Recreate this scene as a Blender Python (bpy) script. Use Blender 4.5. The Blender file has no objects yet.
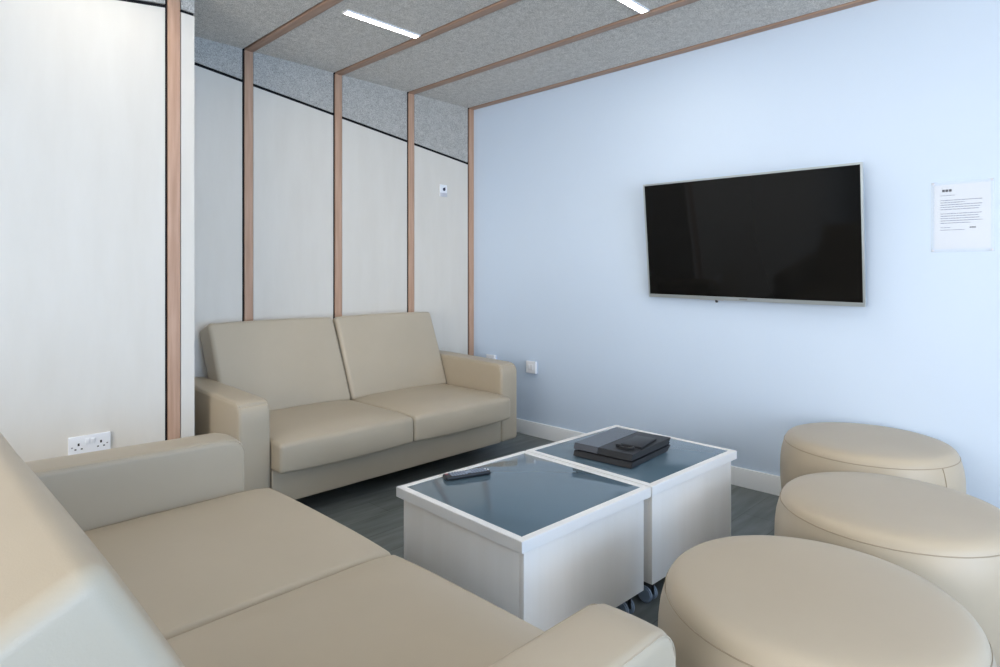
import bpy, bmesh, math, random
from mathutils import Vector, Matrix

random.seed(7)
SKY, LAMP, EXPOSURE = 8.8, 76.0, 0.46
scene = bpy.context.scene
COL = scene.collection
PI = math.pi

# ------------------------------------------------------------------ helpers
def link(o, parent=None):
    COL.objects.link(o)
    if parent is not None:
        o.parent = parent
    return o


def obj(name, bm, mat, parent=None, smooth=True, angle=38):
    bmesh.ops.recalc_face_normals(bm, faces=bm.faces[:])
    me = bpy.data.meshes.new(name)
    bm.to_mesh(me)
    bm.free()
    mats = mat if isinstance(mat, (list, tuple)) else [mat]
    for m in mats:
        me.materials.append(m)
    if smooth:
        for p in me.polygons:
            p.use_smooth = True
        try:
            me.set_sharp_from_angle(angle=math.radians(angle))
        except Exception:
            pass
    o = bpy.data.objects.new(name, me)
    return link(o, parent)


def thing(name, label, cat, loc=(0, 0, 0), rotz=0.0, group=None):
    o = bpy.data.objects.new(name, None)
    o.empty_display_size = 0.1
    o.location = loc
    o.rotation_euler = (0, 0, rotz)
    o["label"] = label
    o["category"] = cat
    if group:
        o["group"] = group
    return link(o)


def struct(o):
    o["kind"] = "structure"
    return o


def dup(root, loc=None, rotz=None, label=None):
    r = root.copy()
    COL.objects.link(r)
    if loc is not None:
        r.location = loc
    if rotz is not None:
        r.rotation_euler = (0, 0, rotz)
    if label:
        r["label"] = label
    for ch in list(root.children):
        c = ch.copy()
        COL.objects.link(c)
        c.parent = r
        for g in list(ch.children):
            d = g.copy()
            COL.objects.link(d)
            d.parent = c
    return r


def box(bm, x0, x1, y0, y1, z0, z1, bev=0.0, M=None, mi=0, seg=2):
    t = bmesh.new()
    bmesh.ops.create_cube(t, size=1.0)
    for v in t.verts:
        v.co = Vector((x0 + (v.co.x + .5) * (x1 - x0), y0 + (v.co.y + .5) * (y1 - y0), z0 + (v.co.z + .5) * (z1 - z0)))
    if bev > 0:
        bmesh.ops.bevel(t, geom=t.edges[:], offset=bev, segments=seg, affect='EDGES', profile=0.6)
    merge(bm, t, M, mi)


def merge(bm, t, M=None, mi=0):
    if M is not None:
        t.transform(M)
    bmesh.ops.recalc_face_normals(t, faces=t.faces[:])
    vm = {}
    for v in t.verts:
        vm[v] = bm.verts.new(v.co)
    for f in t.faces:
        try:
            nf = bm.faces.new([vm[v] for v in f.verts])
            nf.material_index = mi
        except ValueError:
            pass
    t.free()


def prism(bm, pts, axis, a0, a1, bev=0.0, mi=0):
    """polygon pts (2D) extruded along axis ('x','y','z') from a0 to a1"""
    t = bmesh.new()
    def mk(p, a):
        if axis == 'x':
            return (a, p[0], p[1])
        if axis == 'y':
            return (p[0], a, p[1])
        return (p[0], p[1], a)
    A = [t.verts.new(mk(p, a0)) for p in pts]
    B = [t.verts.new(mk(p, a1)) for p in pts]
    t.faces.new(A)
    t.faces.new(B[::-1])
    n = len(pts)
    for i in range(n):
        t.faces.new((A[i], A[(i + 1) % n], B[(i + 1) % n], B[i]))
    if bev > 0:
        bmesh.ops.recalc_face_normals(t, faces=t.faces[:])
        bmesh.ops.bevel(t, geom=t.edges[:], offset=bev, segments=2, affect='EDGES')
    merge(bm, t, None, mi)


def cyl(bm, p, d, r, h, seg=24, r2=None, bev=0.0, mi=0):
    t = bmesh.new()
    bmesh.ops.create_cone(t, cap_ends=True, segments=seg, radius1=r, radius2=r if r2 is None else r2, depth=h)
    if bev > 0:
        es = [e for e in t.edges if abs(e.verts[0].co.z - e.verts[1].co.z) < 1e-6]
        bmesh.ops.bevel(t, geom=es, offset=bev, segments=2, affect='EDGES')
    q = Vector((0, 0, 1)).rotation_difference(Vector(d).normalized())
    merge(bm, t, Matrix.Translation(Vector(p)) @ q.to_matrix().to_4x4(), mi)


def tube(bm, pts, r, seg=8, closed=False, mi=0):
    pts = [Vector(p) for p in pts]
    n = len(pts)
    rings = []
    prev = None
    for i, p in enumerate(pts):
        if closed:
            d = (pts[(i + 1) % n] - pts[i - 1]).normalized()
        else:
            d = (pts[min(i + 1, n - 1)] - pts[max(i - 1, 0)]).normalized()
        if prev is None:
            a = Vector((0, 0, 1)) if abs(d.z) < .9 else Vector((1, 0, 0))
            u = d.cross(a).normalized()
        else:
            u = (prev - d * prev.dot(d)).normalized()
        prev = u
        w = d.cross(u)
        rings.append([bm.verts.new(p + (u * math.cos(2 * PI * k / seg) + w * math.sin(2 * PI * k / seg)) * r) for k in range(seg)])
    m = n if closed else n - 1
    for i in range(m):
        A, B = rings[i], rings[(i + 1) % n]
        for k in range(seg):
            f = bm.faces.new((A[k], A[(k + 1) % seg], B[(k + 1) % seg], B[k]))
            f.material_index = mi
    if not closed:
        bm.faces.new(rings[0][::-1])
        bm.faces.new(rings[-1])


def lathe(bm, prof, seg=64, cap=True):
    rings = []
    for r, z in prof:
        if r < 1e-6:
            rings.append([bm.verts.new((0, 0, z))])
        else:
            rings.append([bm.verts.new((r * math.cos(2 * PI * k / seg), r * math.sin(2 * PI * k / seg), z)) for k in range(seg)])
    for A, B in zip(rings[:-1], rings[1:]):
        for k in range(seg):
            k2 = (k + 1) % seg
            if len(A) == 1:
                bm.faces.new((A[0], B[k], B[k2]))
            elif len(B) == 1:
                bm.faces.new((A[k], A[k2], B[0]))
            else:
                bm.faces.new((A[k], A[k2], B[k2], B[k]))
    return rings


def soft_box(hx, hy, hz, r, n=(10, 8, 6), nr=4, deform=None, M=None, bm=None):
    """rounded box centred on the origin, finely meshed so that deform() can puff it up"""
    t = bmesh.new()
    def coords(h, k):
        l = h - r
        a = [l + r * math.tan(PI / 4 * j / nr) for j in range(1, nr + 1)]
        inner = [-l + 2 * l * j / k for j in range(k + 1)]
        return [-v for v in a[::-1]] + inner + a
    cs = [coords(hx, n[0]), coords(hy, n[1]), coords(hz, n[2])]
    H = (hx, hy, hz)
    cache = {}
    def vert(p):
        key = tuple(round(c, 6) for c in p)
        if key not in cache:
            inn = Vector([max(-(H[i] - r), min(H[i] - r, p[i])) for i in range(3)])
            d = Vector(p) - inn
            q = inn + d.normalized() * r if d.length > 1e-9 else Vector(p)
            if deform:
                q = Vector(deform(q))
            cache[key] = t.verts.new(q)
        return cache[key]
    for ax in range(3):
        u, v = [(1, 2), (0, 2), (0, 1)][ax]
        for s in (-1, 1):
            for i in range(len(cs[u]) - 1):
                for j in range(len(cs[v]) - 1):
                    q = []
                    for (a, b) in ((i, j), (i + 1, j), (i + 1, j + 1), (i, j + 1)):
                        p = [0, 0, 0]
                        p[ax] = s * H[ax]
                        p[u] = cs[u][a]
                        p[v] = cs[v][b]
                        q.append(vert(p))
                    t.faces.new(q)
    out = bm if bm is not None else bmesh.new()
    merge(out, t, M)
    return out


# ------------------------------------------------------------------ materials
def mat(name, color, rough=0.5, spec=0.5, metal=0.0, coat=0.0):
    m = bpy.data.materials.new(name)
    m.use_nodes = True
    b = m.node_tree.nodes["Principled BSDF"]
    b.inputs["Base Color"].default_value = (*color, 1)
    b.inputs["Roughness"].default_value = rough
    b.inputs["Metallic"].default_value = metal
    b.inputs["Specular IOR Level"].default_value = spec
    if coat:
        b.inputs["Coat Weight"].default_value = coat
    return m


def nt(m):
    n = m.node_tree
    return n, n.nodes["Principled BSDF"]


def noise_color(m, c1, c2, scale, stretch=(1, 1, 1), detail=4, lo=.3, hi=.7, bump=0.0, bscale=None, coord="Object", rough=.55):
    n, b = nt(m)
    tc = n.nodes.new("ShaderNodeTexCoord")
    mp = n.nodes.new("ShaderNodeMapping")
    mp.inputs["Scale"].default_value = stretch
    n.links.new(tc.outputs[coord], mp.inputs["Vector"])
    nz = n.nodes.new("ShaderNodeTexNoise")
    nz.inputs["Scale"].default_value = scale
    nz.inputs["Detail"].default_value = detail
    nz.inputs["Roughness"].default_value = rough
    n.links.new(mp.outputs["Vector"], nz.inputs["Vector"])
    cr = n.nodes.new("ShaderNodeValToRGB")
    cr.color_ramp.elements[0].position = lo
    cr.color_ramp.elements[0].color = (*c1, 1)
    cr.color_ramp.elements[1].position = hi
    cr.color_ramp.elements[1].color = (*c2, 1)
    n.links.new(nz.outputs["Fac"], cr.inputs["Fac"])
    n.links.new(cr.outputs["Color"], b.inputs["Base Color"])
    if bump:
        bp = n.nodes.new("ShaderNodeBump")
        bp.inputs["Strength"].default_value = bump
        bp.inputs["Distance"].default_value = .002
        src = nz
        if bscale:
            src = n.nodes.new("ShaderNodeTexNoise")
            src.inputs["Scale"].default_value = bscale
            src.inputs["Detail"].default_value = 3
            n.links.new(tc.outputs[coord], src.inputs["Vector"])
        n.links.new(src.outputs["Fac"], bp.inputs["Height"])
        n.links.new(bp.outputs["Normal"], b.inputs["Normal"])
    return m


LEATHER = noise_color(mat("beige_leatherette", (.43, .37, .29), .42, .45), (.440, .374, .280), (.468, .400, .302), 3.0, bump=.10, bscale=420)
SEAM = mat("beige_stitching", (.34, .285, .21), .6, .3)
PAINT = noise_color(mat("pale_blue_white_wall_paint", (.70, .78, .88), .7, .2), (.578, .695, .855), (.598, .715, .87), 1.2, bump=.03, bscale=300)
BASEB = mat("white_gloss_baseboard_paint", (.80, .83, .86), .4, .4)
BIRCH = noise_color(mat("whitewashed_birch_plywood", (.74, .74, .73), .5, .35), (.665, .63, .57), (.70, .667, .61), 3.0, (4, 4, .8), 6, .3, .72, bump=.02, bscale=60)
OAK = noise_color(mat("timber_strip", (.42, .27, .19), .5, .35), (.43, .262, .175), (.55, .36, .26), 5, (14, 14, .7), 6, .3, .7)
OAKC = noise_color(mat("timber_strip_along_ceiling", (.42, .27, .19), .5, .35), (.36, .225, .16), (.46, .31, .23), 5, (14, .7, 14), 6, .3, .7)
DARK = mat("black_shadow_gap_backing", (.012, .012, .014), .8, .1)
LAMI = noise_color(mat("white_birch_laminate", (.78, .75, .72), .42, .4), (.86, .835, .795), (.90, .88, .85), 2.0, (7, 7, .6), 6, .3, .7)
LAMF = mat("white_laminate_edging", (.80, .795, .785), .4, .4)
GLASS = mat("slate_blue_back_painted_glass", (.092, .142, .182), .06, .5)
FLOOR = mat("grey_vinyl_planks", (.09, .10, .10), .38, .4)
PLASTIC_W = mat("white_plastic", (.82, .84, .88), .3, .5)
PLASTIC_G = mat("pale_grey_plastic", (.55, .55, .60), .4, .4)
PLASTIC_B = mat("black_matt_plastic", (.018, .019, .022), .42, .4)
PLASTIC_GL = mat("black_glossy_plastic", (.05, .055, .07), .2, .6)  # base lifted towards blue: the wall's reflection is put into the colour
RUBBER = mat("blue_grey_castor_wheel", (.34, .43, .55), .45, .4)
STEEL = mat("dark_steel", (.15, .15, .16), .35, .5, .8)
SILVER = mat("brushed_silver_bezel", (.48, .54, .58), .3, .5, .75)
SCREEN = mat("black_glass_screen", (.005, .005, .005), .05, .18)
BUTTON = mat("grey_rubber_buttons", (.26, .30, .38), .5, .4)
BUTTON_W = mat("white_buttons", (.75, .75, .78), .4, .4)
BUTTON_R = mat("dull_red_button", (.30, .12, .13), .4, .4)
PAPER = mat("white_paper", (.68, .74, .84), .6, .2)
INK = mat("dark_ink", (.05, .055, .08), .7, .2)
INK_L = mat("grey_ink", (.10, .12, .20), .7, .2)
INK_B = mat("navy_dot", (.008, .012, .05), .4, .4)
ACRYL = mat("clear_acrylic_sheet", (.85, .90, .95), .08, .08)
n_, b_ = nt(ACRYL)
b_.inputs["Alpha"].default_value = .12


def acoustic(name, c1, c2):
    """wood-wool board: short pale strands over a darker ground"""
    m = mat(name, c1, .9, .1)
    n, b = nt(m)
    tc = n.nodes.new("ShaderNodeTexCoord")
    nz = n.nodes.new("ShaderNodeTexNoise")
    nz.inputs["Scale"].default_value = 230
    nz.inputs["Detail"].default_value = 5
    nz.inputs["Roughness"].default_value = .7
    nz.inputs["Distortion"].default_value = .3
    n.links.new(tc.outputs["Object"], nz.inputs["Vector"])
    n2 = n.nodes.new("ShaderNodeTexNoise")
    n2.inputs["Scale"].default_value = 26
    n2.inputs["Detail"].default_value = 3
    n.links.new(tc.outputs["Object"], n2.inputs["Vector"])
    mx = n.nodes.new("ShaderNodeMath")
    mx.operation = 'MULTIPLY_ADD'
    mx.inputs[1].default_value = .12
    n.links.new(n2.outputs["Fac"], mx.inputs[0])
    sc = n.nodes.new("ShaderNodeMath")
    sc.operation = 'MULTIPLY'
    sc.inputs[1].default_value = .88
    n.links.new(nz.outputs["Fac"], sc.inputs[0])
    n.links.new(sc.outputs[0], mx.inputs[2])
    cr = n.nodes.new("ShaderNodeValToRGB")
    cr.color_ramp.elements[0].position = .38
    cr.color_ramp.elements[0].color = (*c1, 1)
    cr.color_ramp.elements[1].position = .60
    cr.color_ramp.elements[1].color = (*c2, 1)
    n.links.new(mx.outputs[0], cr.inputs["Fac"])
    n.links.new(cr.outputs["Color"], b.inputs["Base Color"])
    bp = n.nodes.new("ShaderNodeBump")
    bp.inputs["Strength"].default_value = .5
    bp.inputs["Distance"].default_value = .003
    n.links.new(nz.outputs["Fac"], bp.inputs["Height"])
    n.links.new(bp.outputs["Normal"], b.inputs["Normal"])
    return m


WOOL_C = acoustic("wood_wool_ceiling_board", (.34, .33, .31), (.82, .80, .76))
WOOL_W = acoustic("wood_wool_wall_board", (.26, .255, .24), (.60, .59, .56))

# vinyl planks
n, b = nt(FLOOR)
tc = n.nodes.new("ShaderNodeTexCoord")
br = n.nodes.new("ShaderNodeTexBrick")
br.inputs["Scale"].default_value = 1.0
br.inputs["Brick Width"].default_value = 1.2
br.inputs["Row Height"].default_value = .18
br.inputs["Mortar Size"].default_value = .0012
br.inputs["Color1"].default_value = (.112, .128, .129, 1)
br.inputs["Color2"].default_value = (.152, .170, .168, 1)
br.inputs["Mortar"].default_value = (.05, .055, .055, 1)
n.links.new(tc.outputs["Object"], br.inputs["Vector"])
mp = n.nodes.new("ShaderNodeMapping")
mp.inputs["Scale"].default_value = (1.2, 9, 1)
n.links.new(tc.outputs["Object"], mp.inputs["Vector"])
nz = n.nodes.new("ShaderNodeTexNoise")
nz.inputs["Scale"].default_value = 3
nz.inputs["Detail"].default_value = 7
n.links.new(mp.outputs["Vector"], nz.inputs["Vector"])
mr = n.nodes.new("ShaderNodeMapRange")
mr.inputs[1].default_value = .25
mr.inputs[2].default_value = .75
mr.inputs[3].default_value = .65
mr.inputs[4].default_value = 1.35
n.links.new(nz.outputs["Fac"], mr.inputs[0])
mx = n.nodes.new("ShaderNodeMix")
mx.data_type = 'RGBA'
mx.blend_type = 'MULTIPLY'
mx.inputs[0].default_value = 1
n.links.new(br.outputs["Color"], mx.inputs[6])
n.links.new(mr.outputs[0], mx.inputs[7])
n.links.new(mx.outputs[2], b.inputs["Base Color"])

def led_mat(name, strength):
    m = bpy.data.materials.new(name)
    m.use_nodes = True
    b = m.node_tree.nodes["Principled BSDF"]
    b.inputs["Emission Color"].default_value = (1, .93, .83, 1)
    b.inputs["Emission Strength"].default_value = strength
    return m


LED = led_mat("lit_led_diffuser", LAMP)
LED_DIM = led_mat("dimmed_led_diffuser", LAMP * .45)

# ------------------------------------------------------------------ the room
XR, YL, ZC = 3.386, 3.602, 2.493      # right wall, left wall, ceiling
YF, XF = 3.05, 1.07                   # projecting part of the left wall and its end
XB, YN = -3.3, -3.6                   # the two sides behind the camera
POSTS = [1.532, 2.129, 2.728, 3.325]

bm = bmesh.new(); box(bm, XB, XR, YN, YL, -.08, 0)
struct(obj("floor", bm, FLOOR))

bm = bmesh.new(); box(bm, XB - .1, XR + .1, YN - .1, YL + .1, ZC + .012, ZC + .1)
ceil = struct(obj("ceiling", bm, DARK))
edges = [-3.26, -2.661, -2.062, -1.463, -.864, -.265, .334, .933] + POSTS
xs = [XB] + edges + [XR]
for i in range(len(xs) - 1):
    x0 = xs[i] + (.062 if i > 0 else 0)
    x1 = xs[i + 1]
    if x1 - x0 < .05:
        continue
    bm = bmesh.new()
    box(bm, x0, x1, YN, YL, ZC, ZC + .012)
    struct(obj("acoustic_panel", bm, WOOL_C, ceil))
k = 1
for x in edges:
    bm = bmesh.new()
    w = min(.062, XR - x)
    box(bm, x + .010, x + w - .001, YN, YL - .002, ZC - .006, ZC + .012, .001)
    struct(obj("trim_%d" % k, bm, OAKC)); k += 1

# right wall with its baseboard
bm = bmesh.new(); box(bm, XR, XR + .1, YN - .1, YL + .1, 0, ZC + .012)
struct(obj("wall_right", bm, PAINT))
bm = bmesh.new()
prism(bm, [(XR, 0), (XR - .018, 0), (XR - .018, .088), (XR - .013, .1), (XR, .1)], 'y', YN, YL - .001)
struct(obj("baseboard_right", bm, BASEB))

# left wall: plywood below a sloping shadow gap, wood-wool above, timber posts between
GROOVE = lambda x: 2.340 - .1415 * (x - 1.287)     # centre line of the gap on the recessed part
bm = bmesh.new(); box(bm, XB - .1, XR + .1, YL + .006, YL + .1, 0, ZC + .012)
wl = struct(obj("wall_left", bm, DARK))
gaps = [(XF - .02, POSTS[0])] + [(POSTS[i] + .062, POSTS[i + 1]) for i in range(3)]
for x0, x1 in gaps:
    a, c = x0 + .002, x1 - .003
    g = .009
    bm = bmesh.new()
    prism(bm, [(a, .0), (c, .0), (c, GROOVE(c) - g), (a, GROOVE(a) - g)], 'y', YL, YL + .008)
    struct(obj("plywood_panel", bm, BIRCH, wl))
    bm = bmesh.new()
    prism(bm, [(a, GROOVE(a) + g), (c, GROOVE(c) + g), (c, ZC), (a, ZC)], 'y', YL, YL + .008)
    struct(obj("acoustic_panel", bm, WOOL_W, wl))
for x in POSTS:
    bm = bmesh.new()
    w = min(.060, XR - x)
    box(bm, x + .010, x + w, YL - .004, YL + .008, 0, ZC - .006, .001)
    struct(obj("trim_%d" % k, bm, OAK)); k += 1

# projecting part of the left wall
bm = bmesh.new()
box(bm, XB, XF - .012, YF + .012, YL + .004, 0, ZC)
box(bm, XF - .02, XF - .0015, YF + .008, YL + .004, 2.375, 2.405)
wp = struct(obj("wall_projecting", bm, DARK))
XP = .945
def panel(name, pts, m, y0=YF, y1=YF + .013):
    bm = bmesh.new()
    prism(bm, pts, 'y', y0, y1)
    struct(obj(name, bm, m, wp))
G0 = lambda x: 2.395 + .205 * (x - XP)
panel("plywood_panel", [(XB, 0), (XP - .002, 0), (XP - .002, G0(XP) - .010), (XB, 1.80)], BIRCH)
panel("acoustic_panel", [(XB, 1.82), (XP - .002, G0(XP) + .008), (XP - .002, ZC), (XB, ZC)], WOOL_W)
panel("plywood_panel", [(XP + .066, 0), (XF, 0), (XF, 2.383), (XP + .066, 2.386)], BIRCH)
panel("acoustic_panel", [(XP + .066, 2.402), (XF, 2.398), (XF, ZC), (XP + .066, ZC)], WOOL_W)
bm = bmesh.new(); box(bm, XF - .012, XF, YF + .013, YL + .004, 0, 2.383)
struct(obj("plywood_panel", bm, BIRCH, wp))
bm = bmesh.new(); box(bm, XF - .012, XF, YF + .013, YL + .004, 2.398, ZC)
struct(obj("acoustic_panel", bm, WOOL_W, wp))
bm = bmesh.new(); box(bm, XP + .010, XP + .062, YF - .002, YF + .013, 0, ZC, .001)
struct(obj("trim_%d" % k, bm, OAK)); k += 1

# the sides behind the camera: a wall with an added fill window, and a glazed front
VY0, VY1 = -1.3, 1.9
BACKP = mat("light_grey_wall_paint", (.60, .59, .58), .8, .2)
bm = bmesh.new()
box(bm, XB - .1, XB, VY1, YL + .1, 0, ZC + .012)
box(bm, XB - .1, XB, YN - .1, VY0, 0, ZC + .012)
box(bm, XB - .1, XB, VY0, VY1, 0, .35)
box(bm, XB - .1, XB, VY0, VY1, 2.35, ZC + .012)
struct(obj("wall_back", bm, BACKP))
bm = bmesh.new()
for y in (VY0, (VY0 + VY1) / 2 - .025, VY1 - .05):
    box(bm, XB - .07, XB - .02, y, y + .05, .35, 2.35, .003)
for z in (.35, 2.30):
    box(bm, XB - .07, XB - .02, VY0, VY1, z, z + .05, .003)
struct(obj("fill_window", bm, LAMF))  # unseen window, added to throw more daylight at the TV wall
WX0, WX1, WZ0, WZ1 = -1.9, 2.6, .08, 2.35
bm = bmesh.new()
box(bm, XB - .1, WX0, YN - .1, YN, 0, ZC + .012)
box(bm, WX1, XR + .1, YN - .1, YN, 0, ZC + .012)
box(bm, WX0, WX1, YN - .1, YN, 0, WZ0)
box(bm, WX0, WX1, YN - .1, YN, WZ1, ZC + .012)
struct(obj("wall_front", bm, PAINT))
bm = bmesh.new()
for x in (WX0, -.02 + (WX0 + WX1) / 2, WX1 - .05):
    box(bm, x, x + .05, YN - .07, YN - .02, WZ0, WZ1, .003)
for z in (WZ0, WZ1 - .05):
    box(bm, WX0, WX1, YN - .07, YN - .02, z, z + .05, .003)
struct(obj("window_1", bm, LAMF))

# ------------------------------------------------------------------ ceiling lights
def led(x0, x1, y, label, m=None):
    t = thing("ceiling_light", label, "light", (0, 0, 0), 0, "recessed strip lights in the ceiling")
    xc = (x0 + x1) / 2
    t.location = (xc, y, ZC)
    h = (x1 - x0) / 2
    bm = bmesh.new()
    box(bm, -h, h, -.025, -.018, -.008, .002)
    box(bm, -h, h, .018, .025, -.008, .002)
    box(bm, -h, -h + .006, -.018, .018, -.008, .002)
    box(bm, h - .006, h, -.018, .018, -.008, .002)
    obj("frame", bm, PLASTIC_W, t)
    bm = bmesh.new()
    box(bm, -h + .006, h - .006, -.018, .018, -.007, .001, .002)
    obj("diffuser", bm, m or LED, t)

led(1.668, 2.128, 2.715, "lit white strip light in the ceiling above the sofa by the plywood wall", LED_DIM)
led(2.25, 2.722, 1.640, "lit white strip light at the top edge, in the ceiling bay nearer the TV wall")
led(1.652, 2.128, .565, "added unseen fill strip light in the ceiling above the ottoman nearest the viewer")  # added out of view to brighten the upward-facing surfaces
led(.455, .930, 2.715, "lit white strip light in the ceiling by the projecting plywood wall", LED_DIM)
led(1.050, 1.525, 1.640, "added unseen fill strip light in the ceiling above the front sofa's seat")  # invented lamp out of view, fills the seats and tables
led(1.050, 1.525, -.510, "added unseen fill strip light in the ceiling to the right of the viewer")  # extra unseen lamp, put in as fill from the camera side

# ------------------------------------------------------------------ sofas
W, AW = 1.835, .150
IN = W - 2 * AW
ARM_H, BASE_Z = .592, .092
SEAT_D = .605


def corner_round(y, z, y0, z1, R):
    """round the top front edge (front at y0, top at z1) to radius R"""
    dy, dz = (y0 + R) - y, z - (z1 - R)
    if dy > 0 and dz > 0:
        m, l = max(dy, dz), math.hypot(dy, dz)
        if l > 1e-6:
            f = m / l
            return (y0 + R) - dy * f, (z1 - R) + dz * f
    return y, z


def make_sofa(label, loc, rotz, lean, clen, skew=0.0, setback=0.0):
    t = thing("sofa", label, "sofa", loc, rotz, "beige two-seater sofas")
    # arms
    for s in (-1, 1):
        xc = s * (W / 2 - AW / 2)
        zc = (ARM_H + BASE_Z) / 2
        def df(p, xc=xc, zc=zc):
            y, z = corner_round(p.y + .40 + .06, p.z + zc, 0.06, ARM_H, .06)
            if z > .4:
                z += .014 * max(0, min(.6, y - .12)) / .6
            z += .004 * (1 - (p.x / (AW / 2)) ** 2) * (1 if z > .5 else 0)
            return (p.x + xc, y, z)
        bm = soft_box(AW / 2, .40, (ARM_H - BASE_Z) / 2, .020, (4, 18, 12), 4, df)
        a = obj("arm", bm, LEATHER, t, angle=60)
        for e in (-1, 1):
            xx = xc + e * (AW / 2 - .006)
            pts = [(xx, .0652, BASE_Z + .02), (xx, .0652, ARM_H - .06)]
            for j in range(1, 8):
                q = PI / 2 * j / 8
                pts.append((xx, .12 - .0548 * math.cos(q), ARM_H - .06 + .0548 * math.sin(q)))
            pts += [(xx, .12 + .1 * j, ARM_H - .0052 + .014 * min(.6, .1 * j) / .6) for j in range(0, 8)]
            bm = bmesh.new()
            tube(bm, pts, .0015, 6)
            obj("seam", bm, LEATHER, a)
    # base panel under the seats
    bm = bmesh.new()
    soft_box(IN / 2 - .004, .35, (.262 - BASE_Z) / 2, .008, (10, 4, 4), 3, None,
             Matrix.Translation((0, .062 + .35, (.262 + BASE_Z) / 2)), bm)
    obj("base", bm, LEATHER, t)
    # seat cushions
    sw = IN / 2
    for s in (-1, 1):
        hx, hy, hz = sw / 2 - .002, (SEAT_D + .08) / 2, .072
        zc = .258 + hz
        def df(p, s=s, hx=hx, hy=hy, hz=hz, zc=zc):
            u, v = p.x / hx, p.y / hy
            cu = max(0, 1 - u ** 4) * max(0, 1 - v ** 4)
            y = p.y + hy - .026
            z = p.z + zc
            if p.z > 0:
                z += .022 * cu + .006 * (1 - abs(u) ** 3)
            else:
                z -= .010 * max(0, 1 - u * u) * (1 if p.y < -hy * .6 else .3)
            # waterfall front
            fr = max(0, 1 - (y + .026) / .12)
            if p.z > 0:
                z -= .010 * fr ** 2
            if p.y < -hy + .06:
                y -= .012 * max(0, 1 - u * u) * (1 - ((p.z) / hz) ** 2)
            return (p.x + s * sw / 2, y, z)
        bm = soft_box(hx, hy, hz, .018, (16, 14, 6), 4, df)
        c = obj("seat_cushion", bm, LEATHER, t, angle=60)
    # back frame and back cushions share the lean
    ang = -math.atan(lean)
    piv = Matrix.Translation((0, SEAT_D - .025 + setback, .405)) @ Matrix.Rotation(ang, 4, 'X')
    bm = bmesh.new()
    soft_box(IN / 2 + .024, .055, .33, .03, (10, 4, 8), 4, None,
             piv @ Matrix.Translation((.016, .055 + .055, .045)), bm)
    obj("back_frame", bm, LEATHER, t, angle=60)
    for s in (-1, 1):
        hx, hy, hz = sw / 2 - .003, .076, clen / 2
        def df(p, s=s, hx=hx, hy=hy, hz=hz):
            u, w = p.x / hx, p.z / hz
            cu = max(0, 1 - u ** 4) * max(0, 1 - w ** 4)
            x, y, z = p
            up = max(0, (w + .1)) / 1.1
            x *= 1 - .030 * up * ((1 if s > 0 or not skew else -.3) if u * s > 0 else .45)
            x -= skew * (.55 + .45 * w) * (1 if s < 0 else (.5 - .5 * u))
            if y < 0:
                y -= .010 * cu
            z += .006 * (1 - u * u) * (1 if w > 0 else 0)
            return (x + s * sw / 2, y + hy, z + hz)
        bm = soft_box(hx, hy, hz, .024, (14, 5, 12), 4, df, piv)
        obj("back_cushion", bm, LEATHER, t, angle=60)
    for sx in (-1, 1):
        for y in (.42, .80):
            bm = bmesh.new()
            cyl(bm, (sx * (W / 2 - .14), y, BASE_Z / 2 + .001), (0, 0, 1), .022, BASE_Z + .002, 20, .028)
            obj("foot", bm, PLASTIC_B, t)
    return t


make_sofa("beige leatherette two-seater sofa against the plywood panelled wall", (2.0745, 2.70, 0), 0, .35, .535, .026)
make_sofa("beige leatherette two-seater sofa in the left foreground, cut off by the frame", (1.006, 1.4225, 0), PI / 2, .51, .562, 0.0, .018)

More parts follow.
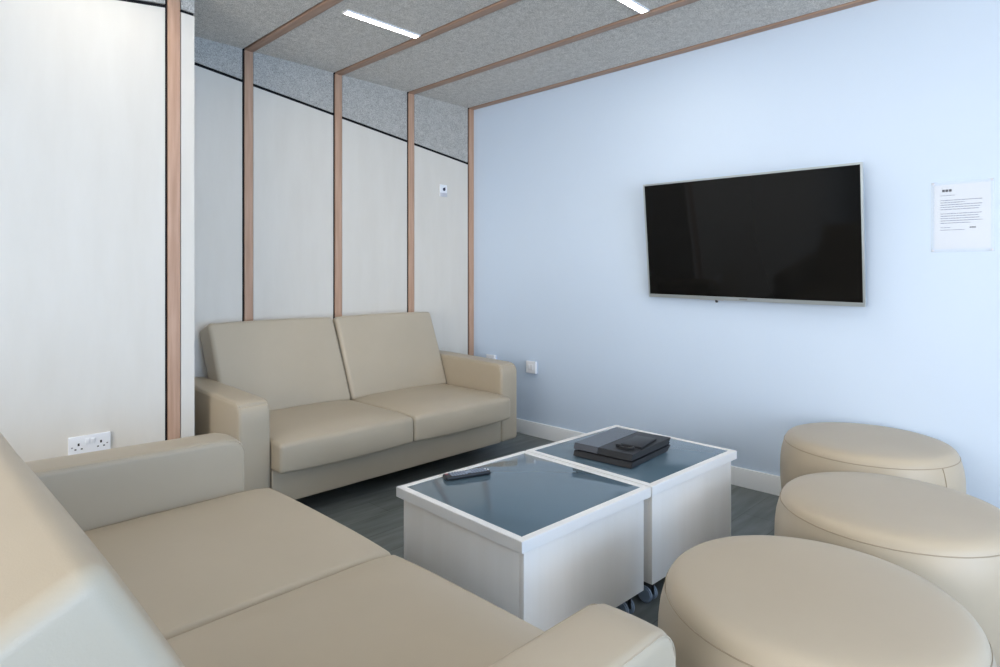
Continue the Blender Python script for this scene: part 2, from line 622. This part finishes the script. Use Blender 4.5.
# ------------------------------------------------------------------ coffee tables
TW, TD, TH = .633, .608, .44
RT = math.radians(-2.2)
def make_table(label, loc):
    t = thing("coffee_table", label, "table", loc, RT, "square coffee tables on castors")
    hw, hd = TW / 2, TD / 2
    # top frame: four mitred rails around the glass
    bm = bmesh.new()
    rw, z0, z1 = .026, TH - .034, TH
    q = [(-hw, -hd), (hw, -hd), (hw, hd), (-hw, hd)]
    qi = [(-hw + rw, -hd + rw), (hw - rw, -hd + rw), (hw - rw, hd - rw), (-hw + rw, hd - rw)]
    for i in range(4):
        j = (i + 1) % 4
        prism(bm, [q[i], q[j], qi[j], qi[i]], 'z', z0, z1, .0012)
    box(bm, -hw + .02, hw - .02, -hd + .02, hd - .02, z0, z1 - .006)
    obj("top_frame", bm, LAMF, t)
    bm = bmesh.new()
    box(bm, -hw + rw, hw - rw, -hd + rw, hd - rw, TH - .006, TH - .0005, .0008)
    obj("glass_top", bm, GLASS, t)
    # box body of four panels with a floor
    bx, by, zb, th = hw - .022, hd - .014, .088, .018
    bm = bmesh.new()
    box(bm, -bx, bx, -by, -by + th, zb, z0, .001)
    box(bm, -bx, bx, by - th, by, zb, z0, .001)
    box(bm, -bx, -bx + th, -by + th, by - th, zb, z0, .001)
    box(bm, bx - th, bx, -by + th, by - th, zb, z0, .001)
    box(bm, -bx + th, bx - th, -by + th, by - th, zb + .005, zb + .023)
    obj("body", bm, LAMI, t)
    for sx in (-1, 1):
        for sy in (-1, 1):
            cx, cy = sx * (bx - .045), sy * (by - .042)
            bm = bmesh.new()
            box(bm, cx - .024, cx + .024, cy - .024, cy + .024, zb + .001, zb + .006)
            cyl(bm, (cx, cy, zb - .006), (0, 0, 1), .012, .016)
            box(bm, cx - .012, cx - .009, cy - .014, cy + .02, .024, zb - .01, .001)
            box(bm, cx + .009, cx + .012, cy - .014, cy + .02, .024, zb - .01, .001)
            box(bm, cx - .012, cx + .012, cy - .014, cy + .014, zb - .014, zb - .008, .001)
            c = obj("castor", bm, STEEL, t)
            bm = bmesh.new()
            cyl(bm, (cx - .017, cy + .006, .029), (1, 0, 0), .029, .014, 28, None, .004)
            cyl(bm, (cx + .017, cy + .006, .029), (1, 0, 0), .029, .014, 28, None, .004)
            obj("wheel", bm, RUBBER, c)
    return t

u = Vector((math.cos(RT), math.sin(RT), 0))
v = Vector((-math.sin(RT), math.cos(RT), 0))
P0 = Vector((1.249, 1.136, 0))
c1 = P0 + u * TW / 2 + v * TD / 2
c2 = P0 + u * (TW * 1.5 + .008) + v * TD / 2
make_table("white square glass-topped coffee table holding the remote control", c1)
make_table("white square glass-topped coffee table holding the black game console", c2)

# ------------------------------------------------------------------ ottomans
def make_ottoman(label, loc, rz):
    t = thing("ottoman", label, "ottoman", loc, rz, "round beige ottomans")
    prof = [(0, .012), (.27, .012), (.290, .016), (.302, .030), (.314, .07), (.328, .13), (.338, .19), (.3425, .245),
            (.3435, .290), (.342, .335), (.338, .370), (.331, .398), (.325, .4155)]
    bm = bmesh.new()
    lathe(bm, prof, 96)
    obj("side", bm, LEATHER, t, angle=70)
    bm = bmesh.new()
    lathe(bm, [(.325, .4155), (.322, .425), (.3155, .435), (.305, .4435), (.289, .449), (.267, .4525), (.235, .4545), (.17, .456), (.09, .4568), (0, .457)], 96)
    obj("top_panel", bm, LEATHER, t, angle=70)
    bm = bmesh.new()
    tube(bm, [(.3257 * math.cos(a * 2 * PI / 96), .3257 * math.sin(a * 2 * PI / 96), .4157) for a in range(96)], .0015, 6, True)
    obj("seam", bm, SEAM, t)
    # vertical side seam with a small gathered fold at its top
    bm = bmesh.new()
    a = math.radians(-128)
    tube(bm, [((r + .0006) * math.cos(a), (r + .0006) * math.sin(a), z) for r, z in prof[4:]], .0018, 6)
    obj("side_seam", bm, SEAM, t)
    for k_ in range(4):
        bm = bmesh.new()
        cyl(bm, (.24 * math.cos(k_ * PI / 2 + .6), .24 * math.sin(k_ * PI / 2 + .6), .007), (0, 0, 1), .02, .014, 12)
        obj("glide", bm, PLASTIC_B, t)
    return t

o1 = make_ottoman("round beige ottoman farthest away, against the TV wall", (3.036, .733, 0), 0.2)
dup(o1, (2.287, .482, 0), .55, "round beige ottoman in the middle of the row of three")
dup(o1, (1.517, .479, 0), .0, "round beige ottoman nearest the viewer, at the bottom edge")

o1.location = (3.036, .733, 0)
o1.scale = (1.004, 1.004, 1.025)

# ------------------------------------------------------------------ television
def make_tv():
    w, h = 1.186, .682
    t = thing("television", "black flat-screen television with a silver frame mounted on the pale wall", "television", (0, 0, 0))
    yaw, tilt, roll = -.0354, .1194, -.0152
    rt = Vector((math.sin(yaw), -math.cos(yaw), 0))
    nn = Vector((-math.cos(yaw), -math.sin(yaw), 0))
    up = Vector((0, 0, 1)) * math.cos(tilt) + nn * math.sin(tilt)
    nf = rt.cross(up)
    R = Matrix((rt, up, nf)).transposed()          # local x right, y up, z towards the viewer
    R = R @ Matrix.Rotation(roll, 3, 'Z')
    s = 3.284 / 3.31
    t.matrix_world = Matrix.Translation((3.284, 1.4044 * s, 1.172 + (1.3665 - 1.172) * s)) @ R.to_4x4()
    hw, hh = w / 2, h / 2
    bm = bmesh.new()
    box(bm, -hw + .006, hw - .006, -hh + .006, hh - .006, -.030, -.006, .003)
    box(bm, -hw * .72, hw * .72, -hh * .8, hh * .35, -.048, -.030, .008)
    obj("rear_housing", bm, PLASTIC_B, t)
    bm = bmesh.new()
    b, bb = .010, .020
    z0, z1 = -.016, .001
    q = [(-hw, -hh), (hw, -hh), (hw, hh), (-hw, hh)]
    qi = [(-hw + b, -hh + bb), (hw - b, -hh + bb), (hw - b, hh - b), (-hw + b, hh - b)]
    for i in range(4):
        j = (i + 1) % 4
        prism(bm, [q[i], q[j], qi[j], qi[i]], 'z', z0, z1, .0012)
    obj("bezel", bm, SILVER, t)
    bm = bmesh.new()
    box(bm, -hw + b, hw - b, -hh + bb, hh - b, -.006, -.001)
    obj("screen", bm, SCREEN, t)
    bm = bmesh.new()
    box(bm, -.022, .022, -hh + .006, -hh + .014, .0008, .0018, .0004)
    obj("badge", bm, mat("grey_badge", (.35, .36, .38), .3, .5, .7), t)
    bm = bmesh.new()
    cyl(bm, (-.160, -hh - .008, -.012), (0, 1, 0), .008, .016, 16, None, .002)
    obj("sensor", bm, PLASTIC_B, t)
    bm = bmesh.new()
    box(bm, -.26, -.12, -hh - .004, -hh + .001, -.022, -.006, .001)
    obj("sensor_strip", bm, PLASTIC_G, t)
    bm = bmesh.new()
    box(bm, -.22, -.17, -.18, .16, -.062, -.046, .002)
    box(bm, .17, .22, -.18, .16, -.062, -.046, .002)
    box(bm, -.26, .26, -.05, .05, -.070, -.060, .002)
    obj("wall_bracket", bm, STEEL, t)
    return t

make_tv()

# ------------------------------------------------------------------ notice on the right wall
def make_sign():
    t = thing("wall_notice", "small printed white notice behind clear acrylic on the pale wall right of the television", "sign",
              (XR, .4455, 1.431))
    # local: x towards the room is -X ; picture right is -Y
    hw, hh = .113, .1575
    bm = bmesh.new(); box(bm, -.0052, -.0028, -hw, hw, -hh, hh, .0006)
    obj("acrylic_sheet", bm, ACRYL, t)
    bm = bmesh.new(); box(bm, -.0024, -.0012, -hw + .012, hw - .012, -hh + .014, hh - .014)
    pp = obj("paper", bm, PAPER, t)
    X0, X1 = -.00285, -.00235
    rnd = random.Random(3)
    def row(bm, z, x0, x1, hgt):
        x = x0
        while x < x1 - .004:
            wd = min(rnd.uniform(.005, .014), x1 - x)
            box(bm, X0, X1, -(x + wd), -x, z - hgt / 2, z + hgt / 2)
            x += wd + .0022
    bm = bmesh.new()
    zt = hh
    row(bm, zt - .062, -.078, -.025, .0022)
    for i, e in enumerate((.075, .010, .075, .064, .064)):
        row(bm, zt - .084 - i * .0102, -.078, e, .0026)
    for i, e in enumerate((.074, .058, .062, .072, .030)):
        row(bm, zt - .144 - i * .0105, -.078, e, .0026)
    row(bm, zt - .206, -.078, -.038, .0022)
    row(bm, zt - .217, -.078, .010, .0022)
    obj("printed_text", bm, INK_L, pp, False)
    bm = bmesh.new()
    for i in range(3):
        y = -.072 + i * .0125
        box(bm, X0 - .0002, X1, -(y + .0105), -y, zt - .046, zt - .035, .0015)
    obj("printed_heading", bm, INK, pp, False)
    bm = bmesh.new()
    for i in range(3):
        y = .028 + i * .0075
        box(bm, X0 - .0002, X1, -(y + .0062), -y, zt - .211, zt - .2055, .0008)
    obj("printed_signature", bm, INK, pp, False)
    for sy in (-1, 1):
        for sz in (-1, 1):
            bm = bmesh.new()
            cyl(bm, (-.0045, sy * (hw - .008), sz * (hh - .007)), (1, 0, 0), .0045, .009, 20, None, .001)
            obj("corner_fixing", bm, PLASTIC_G, t)
    return t

make_sign()

# ------------------------------------------------------------------ sockets and sensor
def make_double_socket():
    t = thing("wall_socket", "white double power socket with two switches on the projecting plywood wall behind the front sofa", "socket",
              (.650, YF, .4565), 0)
    bm = bmesh.new(); soft_box(.076, .005, .043, .003, (4, 2, 4), 3, None, Matrix.Translation((0, -.005, 0)), bm)
    p = obj("faceplate", bm, PLASTIC_W, t)
    for s in (-1, 1):
        bm = bmesh.new()
        cx = s * .040
        box(bm, cx - .0035, cx + .0035, -.0104, -.0096, .003, .014)
        box(bm, cx - .0145, cx - .0075, -.0104, -.0096, -.013, -.008)
        box(bm, cx + .0075, cx + .0145, -.0104, -.0096, -.013, -.008)
        obj("pin_holes", bm, PLASTIC_B, p)
        bm = bmesh.new()
        box(bm, cx + s * .023 - .003, cx + s * .023 + .003, -.0104, -.0096, -.004, .001)
        obj("indicator", bm, mat("dull_indicator", (.25, .25, .28), .4, .4), p)
        bm = bmesh.new()
        soft_box(.0075, .005, .011, .002, (2, 2, 2), 2, None,
                 Matrix.Translation((s * .010, -.0105, .018)) @ Matrix.Rotation(.10 * s, 4, 'X'), bm)
        obj("rocker_switch", bm, PLASTIC_W, t)
make_double_socket()

def make_plate(label, y, z):
    t = thing("wall_socket", label, "socket", (XR, y, z), 0)
    bm = bmesh.new()
    soft_box(.0085, .043, .043, .003, (2, 4, 4), 3, None, Matrix.Translation((-.0085, 0, 0)), bm)
    p = obj("back_box", bm, PLASTIC_W, t)
    bm = bmesh.new()
    soft_box(.004, .045, .044, .003, (2, 4, 4), 3, None, Matrix.Translation((-.020, 0, .001)), bm)
    obj("faceplate", bm, PLASTIC_W, t)
    bm = bmesh.new()
    for i in (-1, 1):
        soft_box(.002, .010, .020, .0015, (2, 2, 2), 2, None, Matrix.Translation((-.0255, i * .014, .003)), bm)
    obj("outlet", bm, PLASTIC_W, t)
make_plate("small white square wall outlet on the pale wall beside the back sofa's arm", 2.973, .497)
make_plate("white wall outlet in the corner, nearly hidden behind the back sofa's arm", 3.389, .507)

t = thing("wall_sensor", "small white sensor with a dark dot high on the plywood wall beside the corner", "sensor", (3.064, YL, 1.811))
bm = bmesh.new(); soft_box(.036, .005, .046, .004, (3, 2, 3), 3, None, Matrix.Translation((0, -.005, 0)), bm)
obj("housing", bm, PLASTIC_W, t)
bm = bmesh.new(); soft_box(.034, .003, .013, .002, (3, 2, 2), 2, None, Matrix.Translation((0, -.010, -.030)), bm)
obj("lower_cover", bm, PLASTIC_G, t)
bm = bmesh.new()
cyl(bm, (.004, -.0108, .010), (0, 1, 0), .0125, .003, 20)
prism(bm, [(-.0075, .013), (.0165, .013), (.014, .028)], 'y', -.0122, -.0092)
obj("dot", bm, INK_B, t)

# ------------------------------------------------------------------ remote control
t = thing("remote_control", "slim black remote control on the nearer glass coffee table", "remote", (1.518, 1.650, TH), math.radians(-19))
L, Wd, Hh = .0875, .0235, .0075
bm = bmesh.new()
soft_box(L, Wd, Hh, .006, (8, 4, 2), 3, lambda p: (p.x, p.y * (1 - .05 * (p.x / L) ** 2), p.z + Hh), None, bm)
rb = obj("case", bm, PLASTIC_B, t)
bm = bmesh.new(); bmr = bmesh.new(); bmw = bmesh.new()
for i in range(13):
    x = -.062 + i * .0108
    if i == 6:
        cyl(bm, (x + .002, 0, 2 * Hh + .0006), (0, 0, 1), .0105, .003, 20)
        continue
    for j in (-1, 0, 1):
        tgt = bm
        soft_box(.0038, .0048, .0018, .001, (1, 1, 1), 2, None, Matrix.Translation((x, j * .0135, 2 * Hh + .0006)), tgt)
obj("buttons", bm, BUTTON, t)
soft_box(.005, .005, .002, .001, (1, 1, 1), 2, None, Matrix.Translation((-.077, .008, 2 * Hh + .0006)), bmr)
obj("power_button", bmr, BUTTON_R, t)
for x in (.074, .080):
    soft_box(.0024, .0045, .002, .001, (1, 1, 1), 2, None, Matrix.Translation((x, .004 if x < .077 else -.008, 2 * Hh + .0006)), bmw)
obj("white_button", bmw, BUTTON_W, t)

# ------------------------------------------------------------------ game console
# local: +x runs away from the slanted front, y along the front
t = thing("game_console", "black two-tier slanted game console on the farther glass coffee table", "game console",
          (1.990, 1.395, TH), math.radians(3.5))
DX, HY = .326, .131
def tier(z0, z1, f0, f1, y0, y1, m, nm, parent=t, b=.0015):
    bm = bmesh.new()
    prism(bm, [(f0, z0), (f0 + DX - .02, z0), (f1 + DX, z1), (f1, z1)], 'y', y0, y1, b)
    return obj(nm, bm, m, parent)
tier(.003, .024, .0, .010, -HY, HY, PLASTIC_B, "lower_tier")
tier(.0235, .0305, .022, .022, -HY + .008, HY - .008, DARK, "slot")
up_ = tier(.030, .0535, .004, .012, -HY, .018, PLASTIC_B, "upper_tier")
tier(.030, .0535, .004, .012, .019, HY, PLASTIC_GL, "glossy_cover")
for (x, y) in ((.03, -.11), (.03, .11), (.25, -.11), (.25, .11)):
    bm = bmesh.new()
    cyl(bm, (x, y, .0018), (0, 0, 1), .010, .0034, 16)
    obj("foot", bm, RUBBER, t)
bm = bmesh.new()
for i in range(14):
    box(bm, .325, .3295, -.11 + i * .016, -.102 + i * .016, .034, .050)
obj("rear_vent", bm, DARK, t)
bm = bmesh.new(); box(bm, .0085, .012, -.06, -.02, .0285, .0320, .0005)
obj("disc_slot", bm, STEEL, t)

# slim box with a lead lying on the console
ZT = TH + .0535
t = thing("adapter_box", "slim black box lying on top of the game console", "adapter", (2.170, 1.338, ZT), math.radians(9))
bm = bmesh.new()
soft_box(.078, .044, .0042, .002, (4, 3, 2), 3, None, Matrix.Translation((0, 0, .0042)), bm)
obj("case", bm, PLASTIC_B, t)
bm = bmesh.new(); box(bm, -.073, .073, -.039, .039, .0080, .0088, .0003)
obj("lid", bm, PLASTIC_B, t)
t = thing("coiled_lead", "short coiled black lead beside the slim box on the game console", "cable", (2.062, 1.325, ZT), .15)
bm = bmesh.new()
pts = []
for i in range(60):
    a = i / 59 * 2 * PI * 2.2
    pts.append((.014 * math.cos(a) + .004, .028 * math.sin(a), .0028 + .007 * i / 59))
tube(bm, pts, .0026, 8)
obj("lead", bm, PLASTIC_B, t)
bm = bmesh.new()
box(bm, -.002, .010, .026, .046, .001, .013, .003)
obj("plug", bm, PLASTIC_B, t)

# ------------------------------------------------------------------ light
w = bpy.data.worlds.new("daylight")
scene.world = w
w.use_nodes = True
wn = w.node_tree
bg = wn.nodes["Background"]
tc = wn.nodes.new("ShaderNodeTexCoord")
sx = wn.nodes.new("ShaderNodeSeparateXYZ")
wn.links.new(tc.outputs["Generated"], sx.inputs[0])
cr = wn.nodes.new("ShaderNodeValToRGB")          # clear blue sky on one side, white overcast on the other
cr.color_ramp.elements[0].position = .15
cr.color_ramp.elements[0].color = (.78, .74, .69, 1)
cr.color_ramp.elements[1].position = .45
cr.color_ramp.elements[1].color = (.265, .42, .645, 1)
mr = wn.nodes.new("ShaderNodeMapRange")
mr.inputs[1].default_value = -1
mr.inputs[2].default_value = 1
wn.links.new(sx.outputs["X"], mr.inputs[0])
wn.links.new(mr.outputs[0], cr.inputs["Fac"])
wn.links.new(cr.outputs["Color"], bg.inputs["Color"])
bg.inputs["Strength"].default_value = SKY


def portal(x, y, z, sx_, sz_, rz):
    l = bpy.data.lights.new("window_portal", 'AREA')
    l.shape = 'RECTANGLE'
    l.size, l.size_y = sx_, sz_
    l.cycles.is_portal = True
    o = bpy.data.objects.new("window_portal", l)
    o.location = (x, y, z)
    o.rotation_euler = (math.radians(90), 0, rz)
    link(o)

portal((WX0 + WX1) / 2, YN - .08, (WZ0 + WZ1) / 2, WX1 - WX0, WZ1 - WZ0, 0)
portal(XB - .08, (VY0 + VY1) / 2, 1.35, VY1 - VY0, 2.0, -PI / 2)

# ------------------------------------------------------------------ camera
F = 616.95
cam = bpy.data.cameras.new("camera")
cam.sensor_fit = 'HORIZONTAL'
cam.sensor_width = 36.0
cam.lens = 36.0 * F / 1000.0
cam.shift_y = -(333.5 - 274.5) / 1000.0
cam.clip_start = .02
co = bpy.data.objects.new("camera", cam)
co.location = (0, 0, 1.172)
co.rotation_euler = (PI / 2, 0, math.radians(44.32 - 90))
link(co)
scene.camera = co

scene.view_settings.view_transform = 'Standard'
scene.view_settings.look = 'None'
scene.view_settings.gamma = 1
scene.view_settings.use_curve_mapping = False
scene.view_settings.exposure = EXPOSURE
scene.cycles.use_denoising = True
scene.cycles.max_bounces = 14
scene.cycles.diffuse_bounces = 10
scene.cycles.glossy_bounces = 6
scene.cycles.sample_clamp_indirect = 6
